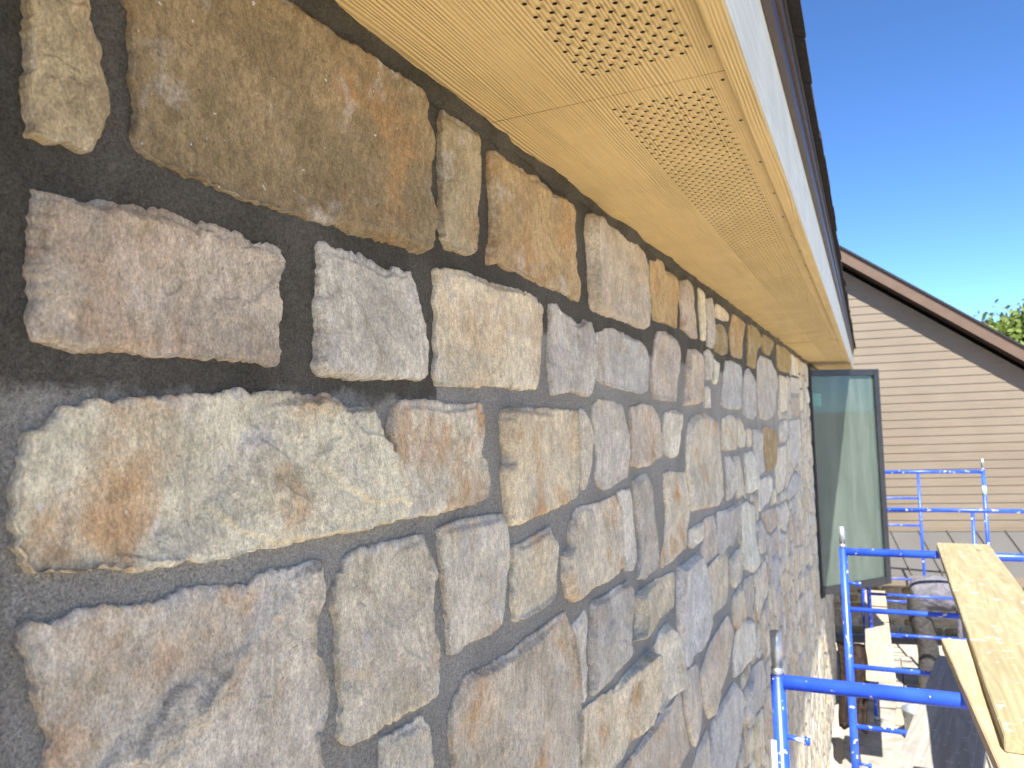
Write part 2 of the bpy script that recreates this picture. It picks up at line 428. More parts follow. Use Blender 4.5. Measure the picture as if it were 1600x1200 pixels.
# traced stones: outline on the photograph, laid onto the plane of the wall; letter = colour family
ST = """
e 52,-60 142,-60 147,20 160,60 170,110 178,150 176,180 165,205 155,230 140,233 115,222 55,210 52,170 54,100 52,50
k 390,-60 425,-28 470,5 500,25 530,52 580,80 592,98 620,118 650,143 657,165 657,185 667,210 670,240 665,265 672,300 680,335 676,370 668,394 655,397 630,385 560,365 500,345 455,330 420,318 405,318 380,308 340,290 300,272 260,258 240,245 222,230 216,210 219,160 215,120 213,60 212,20 205,0 205,-60 207,-130 310,-130
e 697,162 712,165 725,175 740,187 750,200 752,225 754,260 752,290 748,330 749,360 748,392 738,398 705,388 697,370 694,330 695,300 692,250 692,200
o 769,234 782,236 800,250 822,262 828,270 845,272 850,285 862,290 866,304 885,306 898,318 901,330 899,360 902,390 905,415 911,440 909,472 900,468 885,458 868,452 852,445 820,430 795,420 780,408 767,415 768,395 772,370 773,320 770,270
w 922,332 935,331 950,341 965,352 985,365 1000,380 1012,395 1016,410 1017,440 1016,480 1011,514 995,510 975,500 955,495 928,485 926,470 924,440 923,400 919,365
o 1019,405 1028,408 1031,402 1041,410 1042,422 1055,427 1062,437 1063,460 1060,480 1060,513 1050,508 1040,505 1025,500 1021,480 1018,440
p 1065,438 1078,436 1084,443 1085,470 1088,490 1090,530 1083,528 1078,522 1066,514 1067,490 1064,460
t 1094,448 1103,456 1104,480 1105,500 1105,533 1099,530 1097,505 1095,480
g 1106,466 1116,463 1118,480 1120,520 1117,545 1108,540 1109,510 1106,490
t 1119,476 1124,473 1134,482 1141,490 1140,502 1130,500 1119,496
b 1119,510 1125,505 1135,510 1138,525 1138,553 1130,555 1120,550
o 1142,520 1147,490 1152,492 1166,504 1164,520 1161,540 1161,561 1146,556 1144,540
b 1170,505 1176,503 1184,511 1190,522 1190,540 1183,548 1181,577 1170,571 1170,540
b 1193,522 1202,523 1208,535 1203,556 1192,548
b 1214,535 1230,542 1237,552 1237,570 1233,583 1222,580 1216,575
p 62,290 100,300 130,308 150,318 175,310 215,318 260,325 320,342 360,357 383,362 400,378 430,380 446,385 450,400 450,420 445,438 440,440 446,455 449,475 446,500 442,525 444,550 440,572 430,575 400,563 370,560 330,560 300,557 250,555 190,548 150,548 95,545 85,532 60,533 53,518 55,480 55,430 56,380 60,330
s 503,378 520,378 545,388 575,398 595,412 610,423 625,416 640,420 650,422 653,440 660,470 667,500 671,540 671,585 665,592 620,592 560,592 540,588 505,590 498,570 500,530 499,480 503,430
c 685,420 705,418 740,426 775,440 800,448 822,453 845,465 854,478 852,510 850,540 847,580 843,607 815,609 780,604 740,605 690,605 684,580 687,550 688,520 690,485 684,470 688,450
g 863,475 875,473 882,485 890,488 900,498 910,507 916,497 922,500 925,520 927,560 925,590 923,620 910,618 895,610 880,615 868,618 864,590 860,560 862,520
g 929,520 942,518 950,512 965,513 985,524 1003,532 1012,540 1018,555 1017,590 1014,612 1005,615 985,610 965,605 945,600 928,590 930,560
p 1032,517 1045,518 1057,527 1061,545 1061,580 1058,628 1045,626 1025,622 1022,600 1021,580 1025,555 1028,530
p 1078,545 1090,545 1100,552 1102,580 1099,610 1095,630 1085,632 1072,634 1073,610 1074,580
s 1104,548 1110,545 1116,552 1115,575 1113,594 1104,593
s 1102,603 1112,603 1112,620 1113,638 1104,637
s 1118,560 1127,567 1125,585 1122,602 1117,598
g 1136,563 1145,563 1160,571 1160,600 1157,640 1140,639 1128,633 1130,610 1134,580
g 1167,578 1172,575 1180,588 1182,610 1182,650 1176,656 1168,650 1163,648 1163,600
g 1185,565 1190,555 1207,563 1213,580 1216,600 1212,620 1209,650 1200,657 1190,655 1186,630 1185,600
t 1219,585 1231,590 1231,640 1222,645 1219,620
g 1235,588 1250,592 1250,615 1236,614
p 1237,622 1250,622 1250,650 1238,648
c 170,622 185,630 220,618 260,618 340,615 385,607 400,612 460,612 495,618 515,615 535,620 555,638 575,637 585,632 590,650 600,675 612,700 620,715 627,745 629,790 628,805 600,820 560,830 520,838 480,845 440,855 400,860 360,870 330,877 285,880 255,893 220,893 150,890 90,892 52,896 40,875 30,860 28,830 30,780 35,740 42,700 50,680 75,665 95,650 110,635 140,625
c 617,650 625,632 645,623 680,624 705,630 730,632 757,627 760,650 757,680 755,705 765,720 768,750 765,775 745,785 720,793 690,802 660,808 634,811 632,780 629,740 621,715 620,690 615,670
d 790,640 800,638 835,636 870,638 905,640 906,660 906,700 907,740 904,775 895,783 870,795 840,808 815,818 799,822 797,800 792,770 789,735 795,715 790,690 787,655
s 910,640 917,638 925,655 932,675 930,700 928,730 922,755 915,767 912,760 911,720 909,690
g 932,630 940,622 960,625 977,632 980,655 986,680 987,710 984,745 970,752 962,760 950,766 940,760 935,745 937,710 933,680 930,650
p 988,638 1005,630 1022,632 1032,645 1036,680 1038,712 1025,720 1018,728 1000,730 990,728 990,690
s 1041,645 1055,640 1066,643 1064,680 1062,712 1052,716 1042,708 1040,680
c 1078,660 1090,648 1105,645 1118,655 1125,660 1127,690 1131,730 1133,775 1125,790 1100,795 1084,800 1081,770 1075,730 1076,690
c 1129,655 1142,647 1152,652 1152,690 1150,703 1131,705 1129,680
c 1154,650 1160,655 1167,675 1165,698 1156,700 1154,680
t 1169,670 1175,668 1175,698 1169,698
g 1178,670 1189,670 1191,700 1196,735 1190,742 1180,740 1179,700
o 1193,668 1200,665 1214,672 1215,700 1215,725 1207,735 1200,738 1198,710 1193,690
s 1218,660 1230,655 1231,685 1224,692 1219,688
g 1234,658 1248,655 1249,690 1247,720 1241,733 1236,715 1234,690
g 1135,713 1144,712 1148,740 1150,768 1146,778 1139,782
c 1147,713 1157,711 1162,740 1164,770 1155,780 1152,760
s 1165,707 1178,705 1182,730 1183,765 1175,770 1168,770
s 1186,752 1205,740 1208,760 1203,785 1195,790 1190,800 1187,798
c 1213,700 1230,696 1230,740 1225,765 1216,772 1213,745
g 1229,770 1240,742 1248,735 1250,760 1240,775 1232,782
v 35,985 60,970 85,975 120,960 145,950 190,945 225,945 260,935 300,922 340,915 400,910 435,888 455,890 512,870 513,900 510,940 500,960 497,978 502,1000 505,1025 515,1035 520,1060 518,1090 515,1130 505,1155 510,1200 515,1260 300,1300 60,1290 75,1200 85,1160 75,1140 62,1100 58,1050 50,1020
t 550,870 570,855 600,848 640,840 670,833 675,850 682,870 684,900 678,930 680,970 686,1000 685,1030 682,1070 677,1095 660,1105 640,1115 620,1130 600,1140 575,1158 545,1168 538,1150 540,1110 535,1060 533,1010 535,975 527,950 528,920 540,895
c 691,825 720,815 760,805 792,802 797,820 797,860 794,900 793,940 788,965 785,978 760,995 735,1005 715,1022 706,1024 704,990 702,950 697,900 693,860
c 806,855 820,848 845,833 865,822 870,835 874,850 872,890 871,920 868,938 850,953 825,965 808,972 804,945 805,900 806,880
d 900,805 905,792 930,788 955,778 966,772 974,800 976,850 976,886 960,905 935,917 915,930 900,942 890,935 884,900 884,870 895,855 893,830
s 970,768 989,762 992,800 996,840 999,870 993,892 982,893 979,850 977,800
g 993,752 1000,742 1015,740 1022,752 1025,790 1030,830 1033,870 1030,890 1018,896 1012,905 1000,905 1002,890 1004,850 1000,810 994,775
d 1040,738 1050,735 1062,737 1074,735 1079,770 1080,802 1076,830 1075,855 1065,865 1050,880 1037,888 1036,870 1042,840 1043,800 1041,765
c 1080,828 1090,820 1103,815 1102,835 1098,846 1083,858 1078,850
p 1102,812 1118,802 1120,830 1123,865 1112,875 1104,882 1098,857 1104,840
g 1122,800 1140,795 1155,785 1157,810 1152,835 1146,855 1142,850 1130,870 1126,865 1123,840
s 1160,790 1168,783 1180,790 1182,830 1187,870 1184,890 1178,895 1166,888 1161,850
g 1186,815 1192,812 1198,830 1197,862 1190,866 1187,850
p 1196,800 1214,790 1216,820 1207,832 1200,828
s 1218,790 1230,783 1235,800 1230,830 1220,826
w 888,955 893,970 900,985 904,1020 908,1050 910,1100 908,1150 906,1200 903,1260 716,1290 716,1260 715,1190 708,1165 710,1110 722,1080 735,1055 765,1040 800,1020 845,985
c 605,1155 640,1135 665,1120 677,1135 680,1180 680,1260 600,1260 603,1180
s 898,975 908,965 920,950 921,970 920,1000 919,1020 922,1045 919,1070 921,1090 915,1100 912,1050 907,1010
g 928,940 950,930 965,918 987,907 988,930 988,970 986,1000 986,1025 975,1040 955,1065 928,1088 927,1050 923,1000 927,970
t 997,930 1010,920 1030,903 1057,893 1057,920 1056,948 1045,958 1025,975 1005,995 992,1005 997,985 999,960
l 1062,885 1075,880 1095,862 1100,880 1104,910 1106,940 1110,975 1107,1000 1100,1015 1085,1025 1080,1040 1070,1045 1066,1010 1062,980 1061,940
t 1106,890 1125,868 1137,862 1139,890 1140,915 1138,940 1130,950 1118,960 1113,973 1109,940
t 1142,875 1153,860 1160,855 1161,880 1160,905 1150,920 1143,910
g 1164,905 1178,898 1180,935 1175,965 1169,960 1164,930
s 1183,895 1198,875 1202,905 1200,930 1192,950 1187,970 1183,940
t 1146,935 1160,912 1166,935 1167,965 1155,985 1149,975
d 915,1110 940,1090 965,1075 985,1050 1021,1015 1023,1040 1023,1075 1020,1110 1016,1130 1000,1150 985,1160 975,1185 960,1202 940,1250 912,1250 914,1150
c 1025,1010 1035,985 1047,972 1057,985 1062,1020 1065,1060 1062,1080 1048,1095 1035,1115 1028,1100 1027,1050
s 1070,1060 1078,1045 1092,1037 1095,1060 1098,1095 1097,1130 1093,1155 1088,1170 1082,1155 1075,1120 1072,1090
q 978,1200 1000,1170 1020,1140 1040,1110 1055,1100 1066,1080 1070,1110 1077,1150 1079,1170 1065,1195 1055,1230 972,1250
q 1098,1050 1112,1005 1140,960 1149,985 1144,1015 1139,1050 1128,1080 1118,1110 1110,1125 1103,1100
s 1151,990 1162,970 1178,968 1180,1000 1175,1030 1160,1050 1149,1060 1148,1020
l 1115,1130 1130,1100 1150,1065 1160,1075 1162,1120 1158,1160 1150,1200 1130,1250 1112,1230
g 1166,1075 1180,1040 1194,1030 1199,1060 1194,1100 1180,1115 1172,1140 1167,1120
s 1085,1200 1095,1165 1108,1140 1111,1200 1104,1260 1080,1250
"""
PAL = dict(c=((.79, .69, .49), .70), t=((.78, .675, .48), .40), o=((.54, .385, .185), .65), d=((.77, .645, .44), .75),
           p=((.65, .545, .405), .5), g=((.62, .57, .465), .25), b=((.42, .325, .16), .25), s=((.80, .715, .545), .14),
           w=((.66, .55, .385), .55), v=((.81, .72, .56), .8), l=((.67, .62, .515), .2), q=((.74, .64, .475), .4),
           e=((.52, .42, .25), .3), k=((.325, .242, .125), .4))  # e, k, o, b: stone browns with the soffit's warm light tinted in
KEYS = list(PAL)

def resample(P, n):
    Q = np.vstack([P, P[:1]]); L = np.r_[0, np.cumsum(np.linalg.norm(np.diff(Q, axis=0), axis=1))]
    s = np.linspace(0, L[-1], n, endpoint=False)
    return np.stack([np.interp(s, L, Q[:, 0]), np.interp(s, L, Q[:, 1])], -1), s, L[-1]

def poly_area(P):
    x, y = P[:, 0], P[:, 1]; return 0.5 * np.sum(x * np.roll(y, -1) - y * np.roll(x, -1))

def stone_geo(P, key, seed, N, rings, proud, amp):
    """P outline (y,z) on the wall; returns verts, tris+quads, colours"""
    r_ = np.random.RandomState(seed)
    if poly_area(P) < 0: P = P[::-1]
    O, s, per = resample(P, N)
    k = max(1, int(round(0.0022 / (per / N))))
    for _ in range(k): O = (np.roll(O, 1, 0) + 2 * O + np.roll(O, -1, 0)) / 4
    T = np.roll(O, -1, 0) - np.roll(O, 1, 0); T /= np.linalg.norm(T, axis=1)[:, None] + 1e-9
    Nn = np.stack([T[:, 1], -T[:, 0]], -1)
    big = fbm(O[:, 0] / 0.028, O[:, 1] / 0.028, seed, 3)
    sm = fbm(O[:, 0] / 0.0065, O[:, 1] / 0.0065, seed + 5, 3)
    chip = np.clip(vnoise(O[:, 0] / 0.012, O[:, 1] / 0.012, seed + 9) - 0.68, 0, 1)
    jag = np.abs(fbm(O[:, 0] / 0.0095, O[:, 1] / 0.0095, seed + 6, 2))
    off = (big * 0.0022 + sm * 0.0015 + 0.0012 - jag * 0.0048) * min(1.0, per / 0.55 + 0.2) - chip * min(0.010, per * 0.012)
    O = O + Nn * off[:, None]
    c0 = O.mean(0); dv0 = O - c0; r0_ = np.linalg.norm(dv0, axis=1)       # keep the outline single-valued around its middle
    th_ = np.unwrap(np.arctan2(dv0[:, 1], dv0[:, 0])); i0 = int(np.argmin(th_)); 
    th_ = np.unwrap(np.roll(th_, -i0)); r0_ = np.roll(r0_, -i0)
    th_ = np.minimum(np.maximum.accumulate(th_), th_[0] + 2 * math.pi - 1e-3) + np.linspace(0, 5e-4, N)
    O = c0 + np.stack([np.cos(th_), np.sin(th_)], -1) * r0_[:, None]
    T = np.roll(O, -1, 0) - np.roll(O, 1, 0); T /= np.linalg.norm(T, axis=1)[:, None] + 1e-9
    Nn = np.stack([T[:, 1], -T[:, 0]], -1)
    a = poly_area(O); x, y = O[:, 0], O[:, 1]; cr = x * np.roll(y, -1) - np.roll(x, -1) * y
    c = np.array([np.sum((x + np.roll(x, -1)) * cr), np.sum((y + np.roll(y, -1)) * cr)]) / (6 * a)
    D = O - c; R = np.linalg.norm(D, axis=1)[:, None] + 1e-9
    tilt = r_.uniform(-0.035, 0.035, 2)
    ph = r_.uniform(0, 50, 2)
    fo = r_.normal(0, 0.0025, 7); fs = r_.normal(0, 0.055, (7, 2))
    def relief(Q):
        if rings <= 3: return r_.uniform(-0.003, 0.003, len(Q)) + (Q - c) @ tilt
        u, v = Q[:, 0] + ph[0], Q[:, 1] + ph[1]
        n = fbm(u / 0.10, v / 0.08, seed + 1, 3)
        ca, sa = math.cos(seed * 1.7), math.sin(seed * 1.7)
        tq = (fbm((u * ca + v * sa) / 0.15, (v * ca - u * sa) / 0.07, seed + 2, 5, 0.42) + 0.2) * 2.0
        fl = np.floor(tq); terr = fl + sstep(0.46, 0.54, tq - fl)
        fi = fbm(u / 0.014, v / 0.012, seed + 4, 4, 0.62)
        d_ = Q - c
        pl = np.min([r0 + d_ @ sl_ for r0, sl_ in zip(fo[:4], fs[:4])], axis=0) + np.max([r0 + d_ @ sl_ for r0, sl_ in zip(fo[4:], fs[4:])], axis=0)
        return amp * (n * 0.0022 + terr * 0.0022 + fi * 0.0016 + pl) + d_ @ tilt
    hedge = proud * (0.80 + 0.3 * vnoise(O[:, 0] / 0.02, O[:, 1] / 0.02, seed + 7))
    mw = max(1, int(0.014 / (per / N))); kn_ = np.ones(2 * mw + 1) / (2 * mw + 1); nz_ = Nn[:, 1]
    while mw * 2 + 1 > N: mw //= 2
    kn_ = np.ones(2 * mw + 1) / (2 * mw + 1)
    nz_ = np.convolve(np.r_[nz_[-mw:], nz_, nz_[:mw]], kn_, 'valid')
    up = np.clip(nz_, 0, 1)                    # mortar is struck flush along the upper edges
    hedge = hedge * (1 - 0.72 * up)
    VX, VY = [], []
    VX.append(np.full(N, -0.012)); VY.append(O + Nn * 0.001)
    VX.append(hedge * 0.9 * (1 - up) + 0.0005); VY.append(O)
    ins = np.minimum(0.0012 + 0.0045 * up[:, None], R * 0.1)
    VX.append(hedge + 0.0008); VY.append(O - D / R * ins)
    ts = 1 - (np.arange(1, rings + 1) / (rings + 1.0)) ** 1.0
    Ds = D.copy()                                  # inner rings relax to a smooth outline, so nothing folds
    for m_ in (max(1, N // 60), max(1, N // 40), max(1, N // 28)):
        kn = np.ones(2 * m_ + 1) / (2 * m_ + 1)
        Ds = np.stack([np.convolve(np.r_[q_[-m_:], q_, q_[:m_]], kn, 'valid') for q_ in Ds.T], -1)
    Ds *= 0.985
    QQ = []
    for t in ts:
        wq = sstep(0.70, 1.0, np.array(t)) if rings > 3 else 1.0
        QQ.append(c + (D * wq * (1 - ins / R) + Ds * (1 - wq)) * t)
    QQ = np.vstack(QQ)
    rl = relief(np.vstack([QQ, c[None, :]]))
    for kk, t in enumerate(ts):
        rr = rl[kk * N:(kk + 1) * N]
        dist = (1 - t) * R[:, 0]
        e = sstep(0, 0.013, dist)
        VX.append(hedge * (1 - e) + e * proud + rr * sstep(-0.003, 0.007, dist)); VY.append(QQ[kk * N:(kk + 1) * N])
    cx = proud + rl[-1:]
    X = np.concatenate(VX + [cx]); Q = np.vstack(VY + [c[None, :]])
    X = np.maximum(X, -0.012); X[N:] = np.maximum(X[N:], 0.003)
    V = np.stack([X, Q[:, 0], Q[:, 1]], -1)
    nr = len(VX); i = np.arange(N); j = (i + 1) % N
    quads = np.concatenate([np.stack([kk * N + i, kk * N + j, (kk + 1) * N + j, (kk + 1) * N + i], -1) for kk in range(nr - 1)])
    tris = np.stack([(nr - 1) * N + i, (nr - 1) * N + j, np.full(N, nr * N)], -1)
    col, rust = PAL[key]
    f = r_.uniform(0.88, 1.12); g = r_.uniform(-0.022, 0.022) * np.array([1.0, 0.1, -1.0])
    C = np.tile(np.r_[np.clip(np.array(col) * f + g, 0.03, 0.84), np.clip(rust * r_.uniform(0.5, 1.3), 0, 1)], (len(V), 1))
    if rings > 3:                                   # thin smear of mortar left on the rim
        sm_ = np.clip(0.25 + 0.75 * up, 0, 1) * sstep(0.35, 0.7, vnoise(O[:, 0] / 0.016, O[:, 1] / 0.016, seed + 21))
        wd_ = 0.004 + 0.012 * up * vnoise(O[:, 0] / 0.03, O[:, 1] / 0.03, seed + 23)
        for kk in range(nr):
            dist = np.zeros(N) if kk < 3 else (1 - ts[kk - 3]) * R[:, 0]
            f_ = (sm_ * (1 - sstep(0.2, 1.0, dist / wd_)) * 0.7)[:, None]
            sl_i = slice(kk * N, (kk + 1) * N)
            C[sl_i, :3] = C[sl_i, :3] * (1 - f_) + np.array([.60, .565, .50]) * f_
            C[sl_i, 3] *= 1 - f_[:, 0]
    return V, quads, tris, C

def stone_mesh(name, V, quads, tris, C):
    me = np_mesh(name, V, [quads, tris], True)
    a = me.attributes.new('tint', 'FLOAT_COLOR', 'POINT'); a.data.foreach_set('color', C.astype(np.float32).ravel())
    return me

stones = []                                   # (polygon(y,z), key)
for ln in ST.strip().splitlines():
    k, *pp = ln.split()
    P = np.array([on_x(*map(float, q.split(',')), X=0.010)[1:] for q in pp])
    P[:, 1] = np.minimum(P[:, 1], HZ - 0.022)
    stones.append((P, k))
# fill what the outlines leave free (below the picture, far along the wall)
CELL = 0.008
gy, gz = int((Y1 - Y0) / CELL), int((HZ - 0.024 - ZB) / CELL)
occ = np.zeros((gy, gz), bool)
def inside(P, A, B):
    r = np.zeros(A.shape, bool); n = len(P); j = n - 1
    for i in range(n):
        xi, yi = P[i]; xj, yj = P[j]
        c_ = ((yi > B) != (yj > B)) & (A < (xj - xi) * (B - yi) / (yj - yi + 1e-12) + xi); r ^= c_; j = i
    return r
for P, k in stones:
    a0 = max(0, int((P[:, 0].min() - Y0) / CELL) - 1); a1 = min(gy, int((P[:, 0].max() - Y0) / CELL) + 2)
    b0 = max(0, int((P[:, 1].min() - ZB) / CELL) - 1); b1 = min(gz, int((P[:, 1].max() - ZB) / CELL) + 2)
    if a1 <= a0 or b1 <= b0: continue
    A, B = np.meshgrid(Y0 + (np.arange(a0, a1) + .5) * CELL, ZB + (np.arange(b0, b1) + .5) * CELL, indexing='ij')
    occ[a0:a1, b0:b1] |= inside(P, A, B)
occ[int((WIN[0] - 0.07 - Y0) / CELL):int((WIN[1] + 0.07 - Y0) / CELL), int((WIN[2] - 0.08 - ZB) / CELL):] = True
_A, _B = np.meshgrid(Y0 + (np.arange(gy) + .5) * CELL, ZB + (np.arange(gz) + .5) * CELL, indexing='ij')
_q = proj(np.stack([np.zeros_like(_A), _A, _B], -1))
occ_keep = (_q[..., 0] < 1150) & (_q[..., 1] < 1215)       # joints traced in full: plain mortar
occ_keep |= (_q[..., 0] < 1215) & (_q[..., 1] < 760)
d1 = occ.copy()
for dy, dz in ((1, 0), (-1, 0), (0, 1), (0, -1), (1, 1), (-1, -1), (1, -1), (-1, 1)):
    d1 |= np.roll(np.roll(occ, dy, 0), dz, 1)
occ = d1 | occ_keep
def fill_pass(minw, minh, wr, hr):
    z = gz - 1
    while z > minh:
        free = np.nonzero(~occ[:, z])[0]
        a = 0
        while a < len(free):
            y = free[a]
            if occ[y, z]: a += 1; continue
            wt = int(math.exp(rnd.gauss(math.log(wr), 0.5)) / CELL); wt = max(minw, min(wt, 42))
            ht = int(rnd.uniform(*hr) / CELL)
            ww = 0
            while ww < wt and y + ww < gy and not occ[y + ww, z]: ww += 1
            if ww < minw: a += max(1, ww); continue
            hh = 0
            while hh < ht and z - hh >= 0 and not occ[y:y + ww, z - hh].any(): hh += 1
            if hh < minh: a += 1; continue
            # pad for the joint
            y_a, y_b = Y0 + (y + .7) * CELL, Y0 + (y + ww - .7) * CELL
            z_b, z_a = ZB + (z + 1 - .7) * CELL, ZB + (z + 1 - hh + .7) * CELL
            j = lambda m: rnd.uniform(-m, m)
            wv, hv = y_b - y_a, z_b - z_a; m = min(wv, hv) * 0.09
            P = np.array([(y_a + abs(j(m)), z_a + abs(j(m))), ((y_a + y_b) / 2 + j(m * 2), z_a + j(m) * .6), (y_b - abs(j(m)), z_a + abs(j(m))),
                          (y_b + j(m) * .5, (z_a + z_b) / 2 + j(m * 2)), (y_b - abs(j(m)) * 1.5, z_b - abs(j(m)) * 1.5), ((y_a + y_b) / 2 + j(m * 2), z_b + j(m) * .6),
                          (y_a + abs(j(m)), z_b - abs(j(m))), (y_a + j(m) * .5, (z_a + z_b) / 2 + j(m * 2))])
            stones.append((P, rnd.choice('cctggpsslqdtw')))
            occ[y:y + ww, z - hh + 1:z + 1] = True
            a += 1
        z -= 1
fill_pass(8, 8, 0.27, (0.12, 0.27))
fill_pass(4, 5, 0.09, (0.05, 0.13))

info = []
for n, (P, k) in enumerate(stones):
    W3 = np.stack([np.full(len(P), 0.01), P[:, 0], P[:, 1]], -1)
    vis = ((W3 - CAM) @ RW)[:, 2] > 0.05
    if not vis.all():
        info.append((0, 0)); continue
    q = proj(W3); inn = ((q[:, 0] > -40) & (q[:, 0] < 1640) & (q[:, 1] > -40) & (q[:, 1] < 1240)).mean()
    qc = np.clip(q, (0, 0), (1600, 1200)); A = abs(poly_area(qc))
    if P[:, 0].mean() > WIN[0] and P[:, 1].mean() > WIN[2]: A = 0
    if q[:, 0].mean() > 1335: A = 0
    qq = np.vstack([q, q[:1]]); perpx = np.linalg.norm(np.diff(qq, axis=0), axis=1).sum()
    info.append((A if inn > 0 else 0, perpx))
order = sorted(range(len(stones)), key=lambda n: -info[n][0])
acc = [[], [], [], []]; off = 0
for rank, n in enumerate(order):
    P, k = stones[n]; A, perpx = info[n]
    proud = rnd.uniform(0.005, 0.010)
    amp = rnd.uniform(0.55, 1.15)
    if n == 31: amp = 1.5                       # the long stone and the big corner stone are the roughest
    if k == 'v': amp = 2.0
    if rank < 300 and A > 2:
        N = int(np.clip(perpx * 0.36, 28, 460)); rg = int(np.clip(math.sqrt(A) * 0.21, 4, 70))
        me = stone_mesh('stone', *stone_geo(P, k, 100 + n, N, rg, proud, amp))
        link('stone', me, MAT['stone'], wall)
    else:
        V, qd, tr, C = stone_geo(P, k, 100 + n, 20, 2, proud, amp)
        acc[0].append(V); acc[1].append(qd + off); acc[2].append(tr + off); acc[3].append(C); off += len(V)
me = stone_mesh('small_stones', *[np.concatenate(a) for a in acc])
tag(link('small_stones', me, MAT['stone'], wall), kind='stuff')

# lumpy bead of mortar where the wall meets the soffit
yy = [0.2]
while yy[-1] < Y1: yy.append(yy[-1] + 0.006 + yy[-1] * 0.003)
yy = np.array(yy); ns = 7
rad = 0.012 + 0.010 * fbm(yy / 0.16, yy * 0, 77, 4) + 0.012 * np.clip(fbm(yy / 0.09, yy * 0 + 3, 31, 3) - 0.25, 0, 1)
rad = np.maximum(rad, 0.004)
V = []
for a in np.linspace(0, math.pi / 2, ns):
    # concave-convex fillet from the wall up to the soffit
    rr = rad * (1 + 0.18 * fbm(yy / 0.02, yy * 0 + a * 9, 55, 2))
    V.append(np.stack([np.sin(a) * rr - 0.002, yy, HZ + 0.003 - np.cos(a) * (rr * 1.9)], -1))
V = np.stack(V, 1).reshape(-1, 3); ny_ = len(yy)
I = (np.arange(ny_ - 1)[:, None] * ns + np.arange(ns - 1)[None, :]).ravel()
link('mortar_bead', np_mesh('mortar_bead', V, [np.stack([I, I + 1, I + ns + 1, I + ns], -1)], True), MAT['mortar'], wall)

# dark corner trim at the near end of the stone
box('corner_trim', (0.0, 0.17, 0.02), (0.010, 0.2905, HZ - 0.001), MAT['black'], house, 0.002)

# ---- soffit panels with real perforations
def soffit_panel(ya, yb, hole_y0, hole_y1, nside):
    zt = HZ; xa, xb = -0.03, 0.3595
    V = []; Q = []; A, DX, DY = 0.190, 0.01947, 0.0153
    def quad(x0, y0, x1, y1):
        if x1 - x0 < 1e-6 or y1 - y0 < 1e-6: return
        b = len(V); V.extend([(x0, y0, zt), (x0, y1, zt), (x1, y1, zt), (x1, y0, zt)]); Q.append((b, b + 1, b + 2, b + 3))
    nrow = int((hole_y1 - hole_y0) / DY)
    T = []
    r = 0.0030
    quad(xa, ya, xb, hole_y0 - DY / 2)
    for j in range(nrow):
        yc = hole_y0 + j * DY; o = (j % 2) * DX / 2; nc = 8 - (j % 2)
        x0 = A + o - DX / 2
        quad(xa, yc - DY / 2, x0, yc + DY / 2)
        quad(x0 + nc * DX, yc - DY / 2, xb, yc + DY / 2)
        for i in range(nc):
            xc = x0 + (i + .5) * DX
            b = len(V)
            # square rim of 8 points (corners + middles) and an 8-gon hole
            for u, v in ((-1, -1), (0, -1), (1, -1), (1, 0), (1, 1), (0, 1), (-1, 1), (-1, 0)):
                V.append((xc + u * DX / 2, yc + v * DY / 2, zt))
            for m in range(8):
                t = -3 * math.pi / 4 + m * math.pi / 4
                V.append((xc + math.cos(t) * r, yc + math.sin(t) * r, zt))
            for m in range(8):
                t = -3 * math.pi / 4 + m * math.pi / 4
                V.append((xc + math.cos(t) * r, yc + math.sin(t) * r, zt + 0.008))
            for m in range(8):
                m2 = (m + 1) % 8
                Q.append((b + m, b + 8 + m, b + 8 + m2, b + m2))
                T.append((b + 8 + m, b + 16 + m, b + 16 + m2, b + 8 + m2))
    ye = hole_y0 + nrow * DY - DY / 2
    quad(xa, ye, xb, yb)
    # edges and back
    b = len(V)
    for (x, y) in ((xa, ya), (xb, ya), (xb, yb), (xa, yb)): V.extend([(x, y, zt), (x, y, zt + 0.009)])
    for m in range(4): Q.append((b + 2 * m, b + 2 * m + 1, b + (2 * m + 3) % 8, b + (2 * m + 2) % 8))
    me = np_mesh('soffit_panel', V, [Q + T])
    me.materials.append(MAT['soffit']); me.materials.append(MAT['cavity'])
    me.polygons.foreach_set('material_index', np.r_[np.zeros(len(Q), np.int32), np.ones(len(T), np.int32)])
    return link('soffit_panel', me, None, house)
SJ = [(-3.5, 1.0085, 0.368, 0.96), (1.0105, 5.635, 1.0580, 5.58), (5.638, 10.6, 5.69, 10.5)]
panels = [soffit_panel(*a, 8) for a in SJ]
box('soffit_cavity', (-0.03, -3.5, HZ + 0.0095), (0.3595, 10.6, HZ + 0.016), MAT['cavity'], house)
nb = None
for i, y in enumerate((0.80, 0.932, 1.036, 1.197, 1.42, 1.644, 1.86, 2.08, 2.3, 2.55, 2.8)):
    bm = bmesh.new(); x = 0.352 + rnd.uniform(-.003, .003)
    tube_bm(bm, (x, y, HZ + 0.002), (x, y, HZ - 0.0012), 0.0026, 8)
    bm_obj('nail', bm, MAT['dark'], panels[0] if y < 1.0085 else panels[1])
# end trim board across the soffit
box('soffit_trim', (0.01, 5.56, HZ - 0.003), (0.3593, 5.64, HZ - 0.0002), MAT['soffit'], house)

